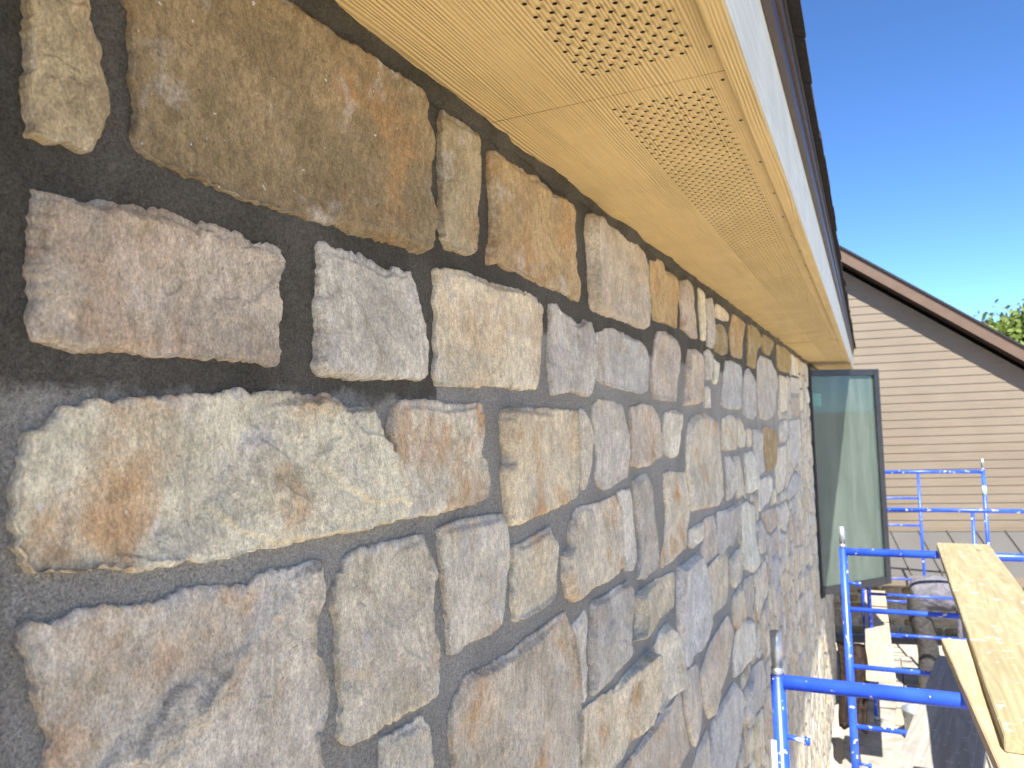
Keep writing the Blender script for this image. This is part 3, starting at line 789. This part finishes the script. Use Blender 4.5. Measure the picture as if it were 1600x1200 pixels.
# ---- fascia, drip edge, roof
box('fascia_bounce_strip', (0.3600, -3.5, HZ - 0.010), (0.3853, 10.62, HZ + 0.0015), MAT['soffit'], house, 0.001)  # amber strip added under the fascia: warm bounce light painted as colour
box('fascia', (0.3600, -3.5, HZ + 0.002), (0.3855, 10.62, HZ + 0.205), MAT['fascia'], house, 0.0015)
dz = HZ + 0.192
box('drip_edge', (0.3860, -3.5, dz), (0.4000, 10.63, dz + 0.045), MAT['brownmetal'], house, 0.002)
box('drip_edge', (0.3800, -3.5, dz + 0.0455), (0.4080, 10.64, dz + 0.072), MAT['brownmetal'], house, 0.002)
box('drip_edge', (0.3700, -3.5, dz + 0.0725), (0.4130, 10.64, dz + 0.086), MAT['dark'], house, 0.002)
SL = 0.5                                       # roof rises half a metre per metre
zt = dz + 0.0865
roof = prism('roof', [(0.413, -3.5, zt), (-6, -3.5, zt + 6.413 * SL), (-6, -3.5, zt + 6.413 * SL - 0.06), (-0.3, -3.5, zt + 0.25), (0.36, -3.5, zt - 0.004)],
      (0, 14.14, 0), MAT['shingle'], house)
for row in range(4):
    y = -0.6 - rnd.random() * 0.3; x_e = 0.432 - row * 0.14
    while y < 10.6:
        wdt = rnd.uniform(0.13, 0.30); th = rnd.choice((0.009, 0.012, 0.016, 0.020))
        x0 = x_e + rnd.uniform(-0.004, 0.004); z0 = zt + (0.413 - x0) * SL + 0.001 + 0.004
        pts = [(x0, y, z0), (x0 - 0.17, y, z0 + 0.17 * SL - 0.004 + 0.001), (x0 - 0.17, y, z0 + 0.17 * SL + 0.004), (x0, y, z0 + th)]
        prism('shingle', pts, (0, wdt - 0.004, 0), MAT['shingle'], roof)
        y += wdt

# ---- window: fixed frame on the wall and the sash swung outwards
win = empty('window', (0, WIN[0], WIN[2])); win.parent = house
def wpart(name, o):
    o.name = name; o.parent = win; o.matrix_parent_inverse = Matrix.Translation(-Vector(win.location)); return o
ya, yb, za, zb = WIN
bm = bmesh.new()
for a, b in (((.002, ya - .05, za - .06), (.03, ya, zb + .05)), ((.002, yb, za - .06), (.03, yb + .05, zb + .05)),
             ((.002, ya, zb), (.03, yb, zb + .05)), ((.002, ya, za - .06), (.045, yb, za))):
    box_bm(bm, a, b)
wpart('frame', bm_obj('frame', bm, MAT['black']))
wpart('pane', box('pane', (.004, ya, za), (.010, yb, zb), MAT['cavity']))
hinge = Vector((0.004, 7.99, 0)); tip = Vector((0.632, 8.72, 0)); dv = (tip - hinge); L = dv.length; dv.normalize()
nv = Vector((dv.y, -dv.x, 0))                  # faces the camera side
sz0, sz1 = CAMZ - 1.842, CAMZ + 0.362
def sash_box(u0, u1, z0, z1, t0, t1, bev=0.003):
    bm = bmesh.new()
    P = [hinge + dv * u + nv * t for u in (u0, u1) for t in (t0, t1)]
    vs = [bm.verts.new((p.x, p.y, z)) for p in P for z in (z0, z1)]
    for f in ((0, 1, 3, 2), (4, 6, 7, 5), (0, 4, 5, 1), (2, 3, 7, 6), (0, 2, 6, 4), (1, 5, 7, 3)): bm.faces.new([vs[i] for i in f])
    bmesh.ops.recalc_face_normals(bm, faces=bm.faces)
    if bev: bmesh.ops.bevel(bm, geom=bm.edges[:], offset=bev, segments=2, affect='EDGES')
    return bm
st = 0.075
wpart('sash_stile', bm_obj('sash_stile', sash_box(0, 0.028, sz0, sz1, -0.03, 0.02), MAT['black']))
wpart('sash_stile', bm_obj('sash_stile', sash_box(L - st, L, sz0, sz1, -0.03, 0.02), MAT['black']))
wpart('sash_rail', bm_obj('sash_rail', sash_box(0.0285, L - st - .0005, sz1 - 0.065, sz1, -0.03, 0.02), MAT['black']))
wpart('sash_rail', bm_obj('sash_rail', sash_box(0.0285, L - st - .0005, sz0, sz0 + 0.075, -0.03, 0.02), MAT['black']))
wpart('sash_pane', bm_obj('sash_pane', sash_box(0.026, L - st + 0.003, sz0 + 0.07, sz1 - 0.06, -0.008, -0.002, 0), MAT['glass']))
teal = mat_plain('teal_sticker', (0.14, 0.30, 0.25), 0.5)
wpart('sticker', bm_obj('sticker', sash_box(0.04, 0.155, sz1 - 0.36, sz1 - 0.235, -0.001, 0.0005, 0), teal))

# ------------------------------------------------------------------ neighbouring house
nd = ray(1103, 640); nd = Vector((nd[0], nd[1], 0)).normalized()     # into the wall
uu = Vector((nd.y, -nd.x, 0))                                          # to the right along it
P0 = Vector(on_y(1400, 830, 12.5)); P0.z = 0
def on_n(px, py, back=0.0):
    r = Vector(ray(px, py)); c = Vector(CAM); t = (P0 + nd * back - c).dot(nd) / r.dot(nd); p = c + r * t
    return (p - P0).dot(uu), p.z
def nb_pt(u, n, z): q = P0 + uu * u - nd * n; return (q.x, q.y, z)     # n metres in front of the wall
nh = empty('siding_house', tuple(P0)); nh.rotation_euler = (0, 0, 0)
tag(nh, 'neighbouring house gable with tan lap siding and brown rake above a grey metal roof', 'house')
ru0, rz0 = on_n(1315, 391, -0.30); ru1, rz1 = on_n(1600, 546, -0.30)
slope = (rz1 - rz0) / (ru1 - ru0)
RZ = lambda u: rz0 + slope * (u - ru0)
UP = -3.0                                                               # gable peak
zp = RZ(UP)
UL, UR = UP - 6.0, 7.0
RZ2 = lambda u: zp + slope * abs(u - UP)
ztop_roof = on_n(1500, 828)[1]
prism('wall_core', [nb_pt(UL, 0, 0), nb_pt(UR, 0, 0), nb_pt(UR, 0, RZ2(UR) - .22), nb_pt(UP, 0, zp - .22), nb_pt(UL, 0, RZ2(UL) - .22)],
      nd * 6, MAT['housebody'], nh)
EXP = 0.1225; z = ztop_roof - 0.1
while z < zp - 0.35:
    zt_ = z + EXP
    ur = UP + (RZ2(UP) - 0.24 - zt_) / -slope
    ur = min(ur, UR); ul = max(UL, 2 * UP - ur)
    if ur - ul < 0.2: break
    urb = min(UR, UP + (RZ2(UP) - 0.24 - z) / -slope); ulb = max(UL, 2 * UP - urb)
    A = [nb_pt(ulb, 0.017, z), nb_pt(urb, 0.017, z), nb_pt(ur, 0.006, zt_ + 0.012), nb_pt(ul, 0.006, zt_ + 0.012)]
    prism('siding_board', A, nd * 0.010, MAT['siding'], nh)
    z += EXP
# rakes and roof (right and left slope)
for sgn, ue in ((1, UR), (-1, UL)):
    a = (UP, zp); b = (ue, RZ2(ue))
    f = lambda n: [nb_pt(a[0], n, a[1] + .02), nb_pt(b[0], n, b[1] + .02), nb_pt(b[0], n, b[1] - .17), nb_pt(a[0], n, a[1] - .17)]
    prism('rake_board', f(0.30), nd * 0.03, MAT['rake'], nh)
    prism('rake_soffit', [nb_pt(a[0], 0.27, a[1] - .14), nb_pt(b[0], 0.27, b[1] - .14), nb_pt(b[0], 0.27, b[1] - .155), nb_pt(a[0], 0.27, a[1] - .155)], nd * 0.26, MAT['brownmetal'], nh)
    prism('roof', [nb_pt(a[0], 0.33, a[1] + .055), nb_pt(b[0], 0.33, b[1] + .055), nb_pt(b[0], 0.33, b[1] + .021), nb_pt(a[0], 0.33, a[1] + .021)], nd * 6.6, MAT['shingle'], nh)
# metal shed roof
UE0, UE1 = -1.2, 6.0
eu, ez = on_n(1500, 908, -1.15)
z_hi = ztop_roof - 0.012; z_lo = ez + 0.05; out = 1.15
prism('roof_flashing', [nb_pt(UE0, 0.03, z_hi + .0), nb_pt(UE0, 0.03, z_hi + .075), nb_pt(UE0, 0.055, z_hi + .07), nb_pt(UE0, 0.055, z_hi + .0)], uu * (UE1 - UE0), MAT['siding'], nh)
PW = 0.372; k = 0
while UE0 + k * PW < UE1:
    u0 = UE0 + k * PW
    prism('metal_panel', [nb_pt(u0 + .004, 0.03, z_hi), nb_pt(u0 + .004, out, z_lo), nb_pt(u0 + .004, out, z_lo - .012), nb_pt(u0 + .004, 0.03, z_hi - .012)], uu * (PW - .008), MAT['metalroof'], nh)
    prism('metal_seam', [nb_pt(u0 - .008, 0.03, z_hi + .03), nb_pt(u0 - .008, out, z_lo + .03), nb_pt(u0 - .008, out, z_lo - .012), nb_pt(u0 - .008, 0.03, z_hi - .012)], uu * 0.0115, MAT['seam'], nh)
    k += 1
prism('eave_fascia', [nb_pt(UE0, out + .005, z_lo + .01), nb_pt(UE0, out + .005, z_lo - .11), nb_pt(UE0, out + .045, z_lo - .11), nb_pt(UE0, out + .045, z_lo + .01)], uu * (UE1 - UE0), MAT['siding'], nh)
prism('porch_soffit', [nb_pt(UE0, .03, z_lo - .095), nb_pt(UE0, out, z_lo - .095), nb_pt(UE0, out, z_lo - .08), nb_pt(UE0, .03, z_lo - .08)], uu * (UE1 - UE0), MAT['brownmetal'], nh)
# stone base wall under the shed roof
base = prism('base_wall', [nb_pt(UE0, 0.0, 0), nb_pt(UE0, 0.05, 0), nb_pt(UE0, 0.05, z_lo - .1), nb_pt(UE0, 0.0, z_lo - .1)], uu * 5.2, MAT['mortar'], nh)
zz = 0.03; ii = 0
while zz < z_lo - 0.2:
    hh = rnd.uniform(0.09, 0.15); u = UE0 + 0.02 - rnd.random() * 0.1
    while u < 3.9:
        wd = rnd.uniform(0.14, 0.34)
        b = np.array([(u + .008, zz + .008), (u + wd * .5, zz + .004), (u + wd - .008, zz + .01), (u + wd - .004, zz + hh * .5), (u + wd - .01, zz + hh - .01), (u + wd * .5, zz + hh - .005), (u + .01, zz + hh - .008), (u + .005, zz + hh * .5)])
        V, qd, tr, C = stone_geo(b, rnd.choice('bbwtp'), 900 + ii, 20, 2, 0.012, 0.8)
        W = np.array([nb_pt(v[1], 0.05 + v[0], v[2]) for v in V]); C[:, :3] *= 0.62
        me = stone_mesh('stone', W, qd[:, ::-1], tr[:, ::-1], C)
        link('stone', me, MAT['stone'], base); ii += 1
        u += wd + 0.006
    zz += hh + 0.006

# ------------------------------------------------------------------ tree behind the neighbour's roof
def tree(name, loc, h, rad, label, seed):
    r = np.random.RandomState(seed)
    t = empty(name, loc); tag(t, label, 'tree')
    bm = bmesh.new()
    top = Vector((loc[0] + .3, loc[1], h * 0.62)); b0 = Vector((loc[0], loc[1], 0)); mid = b0.lerp(top, .5) + Vector((.15, .1, 0))
    tube_bm(bm, b0, mid, .24, 10, .18); tube_bm(bm, mid, top, .18, 10, .09)
    tips = []
    for i in range(16):
        s = mid.lerp(top, r.uniform(0, 1)); a = r.uniform(0, 6.28); e = s + Vector((math.cos(a) * rad * .8, math.sin(a) * rad * .8, r.uniform(.5, 2.2)))
        tube_bm(bm, s, e, .07, 6, .02); tips += [e, s.lerp(e, .6)]
    bm_obj('trunk', bm, mat_plain('bark', (.09, .07, .05), .9), t, True)
    n = 60000
    cl = r.randint(0, 90, n)
    cc = r.normal(size=(90, 3)); cc /= np.linalg.norm(cc, axis=1)[:, None]; cc *= (r.uniform(.25, 1, 90) ** .5)[:, None]
    cc = cc * np.array([rad, rad, h * .32]) + np.array([loc[0], loc[1], h * .68])
    p = cc[cl] + r.normal(size=(n, 3)) * .30
    a = r.normal(size=(n, 3)); a /= np.linalg.norm(a, axis=1)[:, None]
    b = np.cross(a, r.normal(size=(n, 3))); b /= np.linalg.norm(b, axis=1)[:, None]
    sz = r.uniform(.06, .12, n)[:, None]
    V = np.stack([p - a * sz, p + b * sz * .6, p + a * sz, p - b * sz * .6], 1).reshape(-1, 3)
    F = np.arange(n * 4).reshape(n, 4)
    link('crown', np_mesh('crown', V, [F]), mat_leaf('leaves', (.07, .12, .02), (.20, .26, .05)), t)
tp = on_y(1590, 545, 24.0)
tree('broadleaf_tree', (float(tp[0]) + .5, 24.0, 0), float(tp[2]) + 0.75, 2.1, 'leafy green tree showing above the brown rake of the neighbouring house', 4)

# ------------------------------------------------------------------ scaffold
def frame(label, Y, XL, ztop, width, inner, rungs, studs, pin=0.12, rungs_to=None, right=True):
    g = empty('scaffold_frame', (XL, Y, 0)); tag(g, label, 'scaffold', 'blue scaffold frames standing along the stone wall')
    R = 0.0213
    def post(x, r=R, top=ztop + R):
        tube('post', (x, Y, 0.05), (x, Y, top), r, MAT['blue'], g, 18)
    post(XL)
    if right: post(XL + width)
    tube('top_rail', (XL + R * .8, Y, ztop), (XL + width - R * .8, Y, ztop), R, MAT['blue'], g, 18)
    if inner: tube('inner_post', (XL + inner, Y, 0.35), (XL + inner, Y, ztop - R * .8), 0.0165, MAT['blue'], g, 14)
    for z in rungs:
        tube('rung', (XL + R * .8, Y, z), (XL + (rungs_to or inner or width) - .014, Y, z), 0.0135, MAT['blue'], g, 12)
    for z in studs:
        bm = bmesh.new(); tube_bm(bm, (XL + .015, Y - .004, z), (XL + .075, Y - .008, z - .006), .0075, 10)
        tube_bm(bm, (XL + .073, Y - .008, z - .016), (XL + .076, Y - .008, z + .006), .009, 10)
        bm_obj('brace_stud', bm, MAT['blue'], g)
    for x in ([XL, XL + width] if right else [XL]):
        if pin:
            bm = bmesh.new(); tube_bm(bm, (x, Y, ztop + R), (x, Y, ztop + R + .022), .0195, 14); tube_bm(bm, (x, Y, ztop + R + .022), (x, Y, ztop + R + pin), .0168, 14)
            bm_obj('coupling_pin', bm, MAT['galv'], g)
        bm = bmesh.new(); tube_bm(bm, (x, Y, .012), (x, Y, .06), .028, 12); box_bm(bm, (x - .06, Y - .06, .0), (x + .06, Y + .06, .012))
        for v in bm.verts: v.co.z += 0.052 if Y > 5 and x < 1.9 else 0.001
        bm_obj('base_plate', bm, MAT['galv'], g)
    return g
C_ = CAMZ
f1 = frame('nearest blue scaffold frame with grey coupling pin beside the stone wall', 2.45, 0.213, C_ - .832, 1.52, 0.98, [C_ - 1.468, C_ - 1.80, C_ - 2.13, C_ - 2.46], [C_ - .992], .13)
f2 = frame('blue scaffold frame in front of the open window sash, carrying the far plank end', 4.70, 0.340, C_ - .828, 1.52, 0.98, [C_ - 1.15, C_ - 1.468, C_ - 1.80, C_ - 2.13, C_ - 2.46, C_ - 2.8], [C_ - 1.0, C_ - 2.0], .12)
f3 = frame('blue scaffold frame just behind the window sash, in front of the bending worker', 8.95, 0.425, C_ - 1.118, 1.95, 1.00, [C_ - 1.56, C_ - 2.015, C_ - 2.425, C_ - 2.80], [C_ - 1.4, C_ - 2.2], 0.0)
f4 = frame('farthest blue scaffold frame with ladder rungs, against the tan siding house', 10.45, 0.345, C_ - .845, 1.37, 0.69, [C_ - 1.165, C_ - 1.495, C_ - 1.82, C_ - 2.15, C_ - 2.425, C_ - 2.85], [], .13)
# stickers on the first and the last frame
lab = box('sticker', (0.187, 2.4225, C_ - 1.22), (0.2025, 2.4245, C_ - 1.0), MAT['white'], f1)
tube('sticker', (0.345 + 1.37, 10.45, C_ - 1.13), (0.345 + 1.37, 10.45, C_ - 1.01), 0.0222, mat_plain('pale_blue_sticker', (.35, .62, .75), .5), f4, 16)

# ------------------------------------------------------------------ planks
def plank(name, a, b, width, thick, mat, label, side=1, z_off=0, roll=0):
    """a, b: left-edge points of the upper face at the near and the far end"""
    a = Vector(a); b = Vector(b); d = (b - a).normalized(); s = Vector((d.y, -d.x, 0)).normalized(); up = s.cross(d)
    if up.z < 0: up = -up
    n = 16; bm = bmesh.new(); L = (b - a).length
    rows = []
    for i in range(n + 1):
        t = i / n; c = a.lerp(b, t); sag = 0.0
        w0 = rnd.uniform(-.0012, .0012); w1 = rnd.uniform(-.0012, .0012)
        rows.append([bm.verts.new(p) for p in (c + s * w0, c + s * (width + w1), c + s * (width + w1) - up * thick, c + s * w0 - up * thick)])
    for i in range(n):
        for k in range(4): bm.faces.new([rows[i][k], rows[i][(k + 1) % 4], rows[i + 1][(k + 1) % 4], rows[i + 1][k]])
    bm.faces.new(rows[0][::-1]); bm.faces.new(rows[-1])
    bmesh.ops.recalc_face_normals(bm, faces=bm.faces)
    bmesh.ops.bevel(bm, geom=[e for e in bm.edges if e.calc_face_angle(0) > 1.0], offset=.0025, segments=2, affect='EDGES')
    me = bpy.data.meshes.new(name)
    ang = math.atan2(d.y, d.x) - math.pi / 2
    bm.transform(Matrix.Rotation(-ang, 4, 'Z') @ Matrix.Translation(-a)); bm.to_mesh(me); bm.free()
    o = link(name, me, mat); o.location = a; o.rotation_euler = (0, 0, ang)
    return tag(o, label, 'plank', 'lumber planks on the scaffold')
pz = C_ - .741; qz = C_ - .765
n1 = on_z(1568, 1150, pz - .002); fr1 = on_z(1464, 850, qz)
dirp = Vector(fr1) - Vector(n1)
plank('plank', (n1[0], n1[1], pz), tuple(Vector((fr1[0], fr1[1], qz)) + dirp.normalized() * .05), 0.245, .038, MAT['plank'],
      'wide yellow lumber plank lying across the two nearest scaffold top rails')
p2z = C_ - .7795
fa = on_z(1471, 997, p2z); ne = on_z(1561, 1200, p2z); dd = Vector(ne) - Vector(fa)
plank('plank', tuple(Vector(fa) + dd * 2.2), tuple(fa), 0.215, .037, MAT['plank2'], 'worn lumber plank tucked underneath the wide yellow plank')
gz_ = C_ - 1.4135
ga = on_z(1395, 1200, gz_); gb = on_z(1463, 1028, gz_); dg = (Vector(gb) - Vector(ga)).normalized()
plank('plank', tuple(Vector(ga) - dg * 1.35), tuple(Vector(gb) + dg * .06), 0.29, .04, MAT['greyplank'], 'grey plywood walk plank on the lower scaffold rungs, crossed by shadows')
tz = C_ - 2.3725
plank('plank', (0.375, 7.35, tz), (0.362, 10.75, tz), 0.235, .038, MAT['paleplank'], 'pale plank running along the wall behind the window sash')

# ------------------------------------------------------------------ worker bending over
def skin_obj(name, verts, edges, radii, mat, parent, sub=2):
    me = bpy.data.meshes.new(name); me.from_pydata([tuple(v) for v in verts], edges, [])
    o = bpy.data.objects.new(name, me); COL.objects.link(o)
    m = o.modifiers.new('s', 'SKIN'); m.use_smooth_shade = True
    for i, v in enumerate(me.skin_vertices[0].data):
        r = radii[i]; v.radius = r if isinstance(r, tuple) else (r, r); v.use_root = (i == 0)
    s = o.modifiers.new('u', 'SUBSURF'); s.levels = sub; s.render_levels = sub
    dg_ = bpy.context.evaluated_depsgraph_get(); dg_.update()
    me2 = bpy.data.meshes.new_from_object(o.evaluated_get(dg_)); bpy.data.objects.remove(o)
    for p in me2.polygons: p.use_smooth = True
    me2.materials.clear(); me2.materials.append(mat)
    return link(name, me2, mat, parent)
PY = 9.75
hip = Vector(on_y(1430, 936, PY)); fx = hip.x
per = empty('person', (hip.x, PY, 0.056)); tag(per, 'worker in grey shirt and dark trousers bending over behind the scaffold frames', 'person')
gz0 = 0.06
hz = hip.z
skin = mat_plain('skin', (.40, .24, .17), .55)
def fabric(name, c):
    t = NT(name); p = t.pos()
    f = t.noise(t.mapping(p, scale=(1, 1, 1)), 9, 5, .6, .8)
    cc = t.n('ShaderNodeRGB'); cc.outputs[0].default_value = c + (1,)
    return t.fin(t.scalecol(cc.outputs[0], t.ramp(f, .3, .7, .75, 1.15)), .85, t.bump(f, .9, .05))
shirt = fabric('grey_shirt_cloth', (.15, .145, .165)); trou = fabric('dark_trouser_cloth', (.05, .046, .042)); boot = mat_plain('boot_leather', (.06, .045, .035), .6)
V3 = lambda x, y, z: Vector((fx + x, PY + y, z))
# body: pelvis, spine, neck, head, arms, legs as one surface
chest = (0.40, -0.03, hz + .05); sh = (0.50, -0.03, hz + .06)
B = [V3(0, 0, hz), V3(.18, -.01, hz + .07), V3(*chest), V3(.60, -.03, hz + .0), V3(.70, -.03, hz - .06),
     V3(.46, -.20, hz + .02), V3(.44, -.24, hz - .27), V3(.42, -.25, hz - .52), V3(.46, .15, hz + .02), V3(.52, .18, hz - .26), V3(.60, .16, hz - .48),
     V3(.02, -.09, hz - .08), V3(.09, -.11, (hz + gz0) * .5 + .03), V3(.03, -.12, gz0 + .1), V3(.16, -.13, gz0 + .035),
     V3(.02, .09, hz - .08), V3(.12, .11, (hz + gz0) * .5 + .03), V3(.16, .14, gz0 + .1), V3(.29, .14, gz0 + .035)]
E_ = [(0, 1), (1, 2), (2, 3), (3, 4), (2, 5), (5, 6), (6, 7), (2, 8), (8, 9), (9, 10), (0, 11), (11, 12), (12, 13), (13, 14), (0, 15), (15, 16), (16, 17), (17, 18)]
RB = [.11, .10, .10, .055, .10, .055, .045, .035, .055, .045, .035, .085, .06, .045, .04, .085, .06, .045, .04]
skin_obj('body', B, E_, RB, skin, per)
skin_obj('shirt', [V3(-.06, -.01, hz + .03), V3(.12, -.01, hz + .085), V3(.28, -.02, hz + .09), V3(*chest), V3(.53, -.03, hz + .035), V3(.46, -.20, hz + .02), V3(.44, -.24, hz - .27), V3(.425, -.25, hz - .40), V3(.46, .15, hz + .02), V3(.52, .18, hz - .26), V3(.57, .17, hz - .38)],
         [(0, 1), (1, 2), (2, 3), (3, 4), (3, 5), (5, 6), (6, 7), (3, 8), (8, 9), (9, 10)], [(.17, .19), (.19, .215), (.195, .22), (.19, .22), .10, .085, .07, .065, .085, .07, .065], shirt, per)
skin_obj('trousers', [V3(-.02, 0, hz - .02), V3(.02, -.10, hz - .10), V3(.09, -.115, (hz + gz0) * .5 + .03), V3(.035, -.12, gz0 + .09), V3(.02, .10, hz - .10), V3(.12, .115, (hz + gz0) * .5 + .03), V3(.16, .14, gz0 + .09), V3(.05, 0, hz + .06)],
         [(0, 1), (1, 2), (2, 3), (0, 4), (4, 5), (5, 6), (0, 7)], [(.18, .195), .13, .10, .085, .13, .10, .085, (.15, .18)], trou, per)
for x, y in ((.03, -.12), (.16, .14)):
    skin_obj('boot', [V3(x - .03, y, gz0 + .05), V3(x + .02, y, gz0 + .05), V3(x + .13, y, gz0 + .038), V3(x + .19, y, gz0 + .034), V3(x, y, gz0 + .16)], [(0, 1), (1, 2), (2, 3), (1, 4)], [.05, .052, .045, .036, .055], boot, per)
skin_obj('cap', [V3(.68, -.03, hz - .03), V3(.73, -.03, hz - .05), V3(.80, -.03, hz - .12)], [(0, 1), (1, 2)], [.105, .108, .05], mat_plain('cap_cloth', (.10, .09, .08), .8), per)

# ------------------------------------------------------------------ small site things
# sheet of plywood on the ground, bucket, tub, tarp
b0 = on_z(1392, 1056, 0.06)
o = box('plywood_sheet', (0, 0, 0), (0.62, 1.15, 0.018), MAT['paleplank'], None, .002)
o.location = (float(b0[0]), 8.9, 0.056); o.rotation_euler = (0, 0, -.05)
tag(o, 'pale plywood sheet lying on the paving at the feet of the worker', 'plywood')
def bucket(x, y, z, label):
    g = empty('bucket', (x, y, z)); tag(g, label, 'bucket')
    bm = bmesh.new(); n = 24
    prof = [(.105, 0), (.112, .02), (.135, .30), (.142, .302), (.142, .315), (.130, .315), (.108, .02), (.0, .018)]
    rings = [[bm.verts.new((x + r * math.cos(2 * math.pi * i / n), y + r * math.sin(2 * math.pi * i / n), z + h)) for i in range(n)] for r, h in prof[:-1]]
    c0 = bm.verts.new((x, y, z + .018)); c1 = bm.verts.new((x, y, z))
    for a, b in zip(rings, rings[1:]):
        for i in range(n): bm.faces.new([a[i], a[(i + 1) % n], b[(i + 1) % n], b[i]])
    for i in range(n):
        bm.faces.new([rings[-1][i], rings[-1][(i + 1) % n], c0]); bm.faces.new([rings[0][(i + 1) % n], rings[0][i], c1])
    bm_obj('shell', bm, MAT['galv'], g, True)
    bm = bmesh.new(); pr = None
    for i in range(13):
        t = math.pi * i / 12; q = (x + .143 * math.cos(t), y - .10 * math.sin(t), z + .29 - .09 * math.sin(t))
        if pr: tube_bm(bm, pr, q, .003, 6)
        pr = q
    bm_obj('handle', bm, MAT['dark'], g)
bk = on_z(1393, 1060, 0.05)
bucket(0.80, 8.55, 0.055, 'grey metal bucket standing on the paving below the pale plank')
# dark tarp hung from the lower rungs by the wall
bm = bmesh.new(); nn, mm = 14, 18
tx0 = 0.14; vs = []
for i in range(nn + 1):
    row = []
    for j in range(mm + 1):
        u = i / nn; v = j / mm
        x = tx0 + u * 0.24; zt2 = C_ - 2.15 - u * .0; zq = zt2 - v * 0.78
        yq = 7.55 + 0.03 * math.sin(u * 17 + v * 1.5) * (0.4 + v) + 0.02 * math.sin(v * 7 + u * 4)
        row.append(bm.verts.new((x + .02 * math.sin(v * 5), yq, zq)))
    vs.append(row)
for i in range(nn):
    for j in range(mm): bm.faces.new([vs[i][j], vs[i + 1][j], vs[i + 1][j + 1], vs[i][j + 1]])
bmesh.ops.solidify(bm, geom=bm.faces[:], thickness=.006)
o = bm_obj('tarp', bm, fabric('brown_tarp_cloth', (.075, .05, .038)), None, True)
tag(o, 'dark brown tarp hanging between the stone wall and the pale plank', 'tarp')
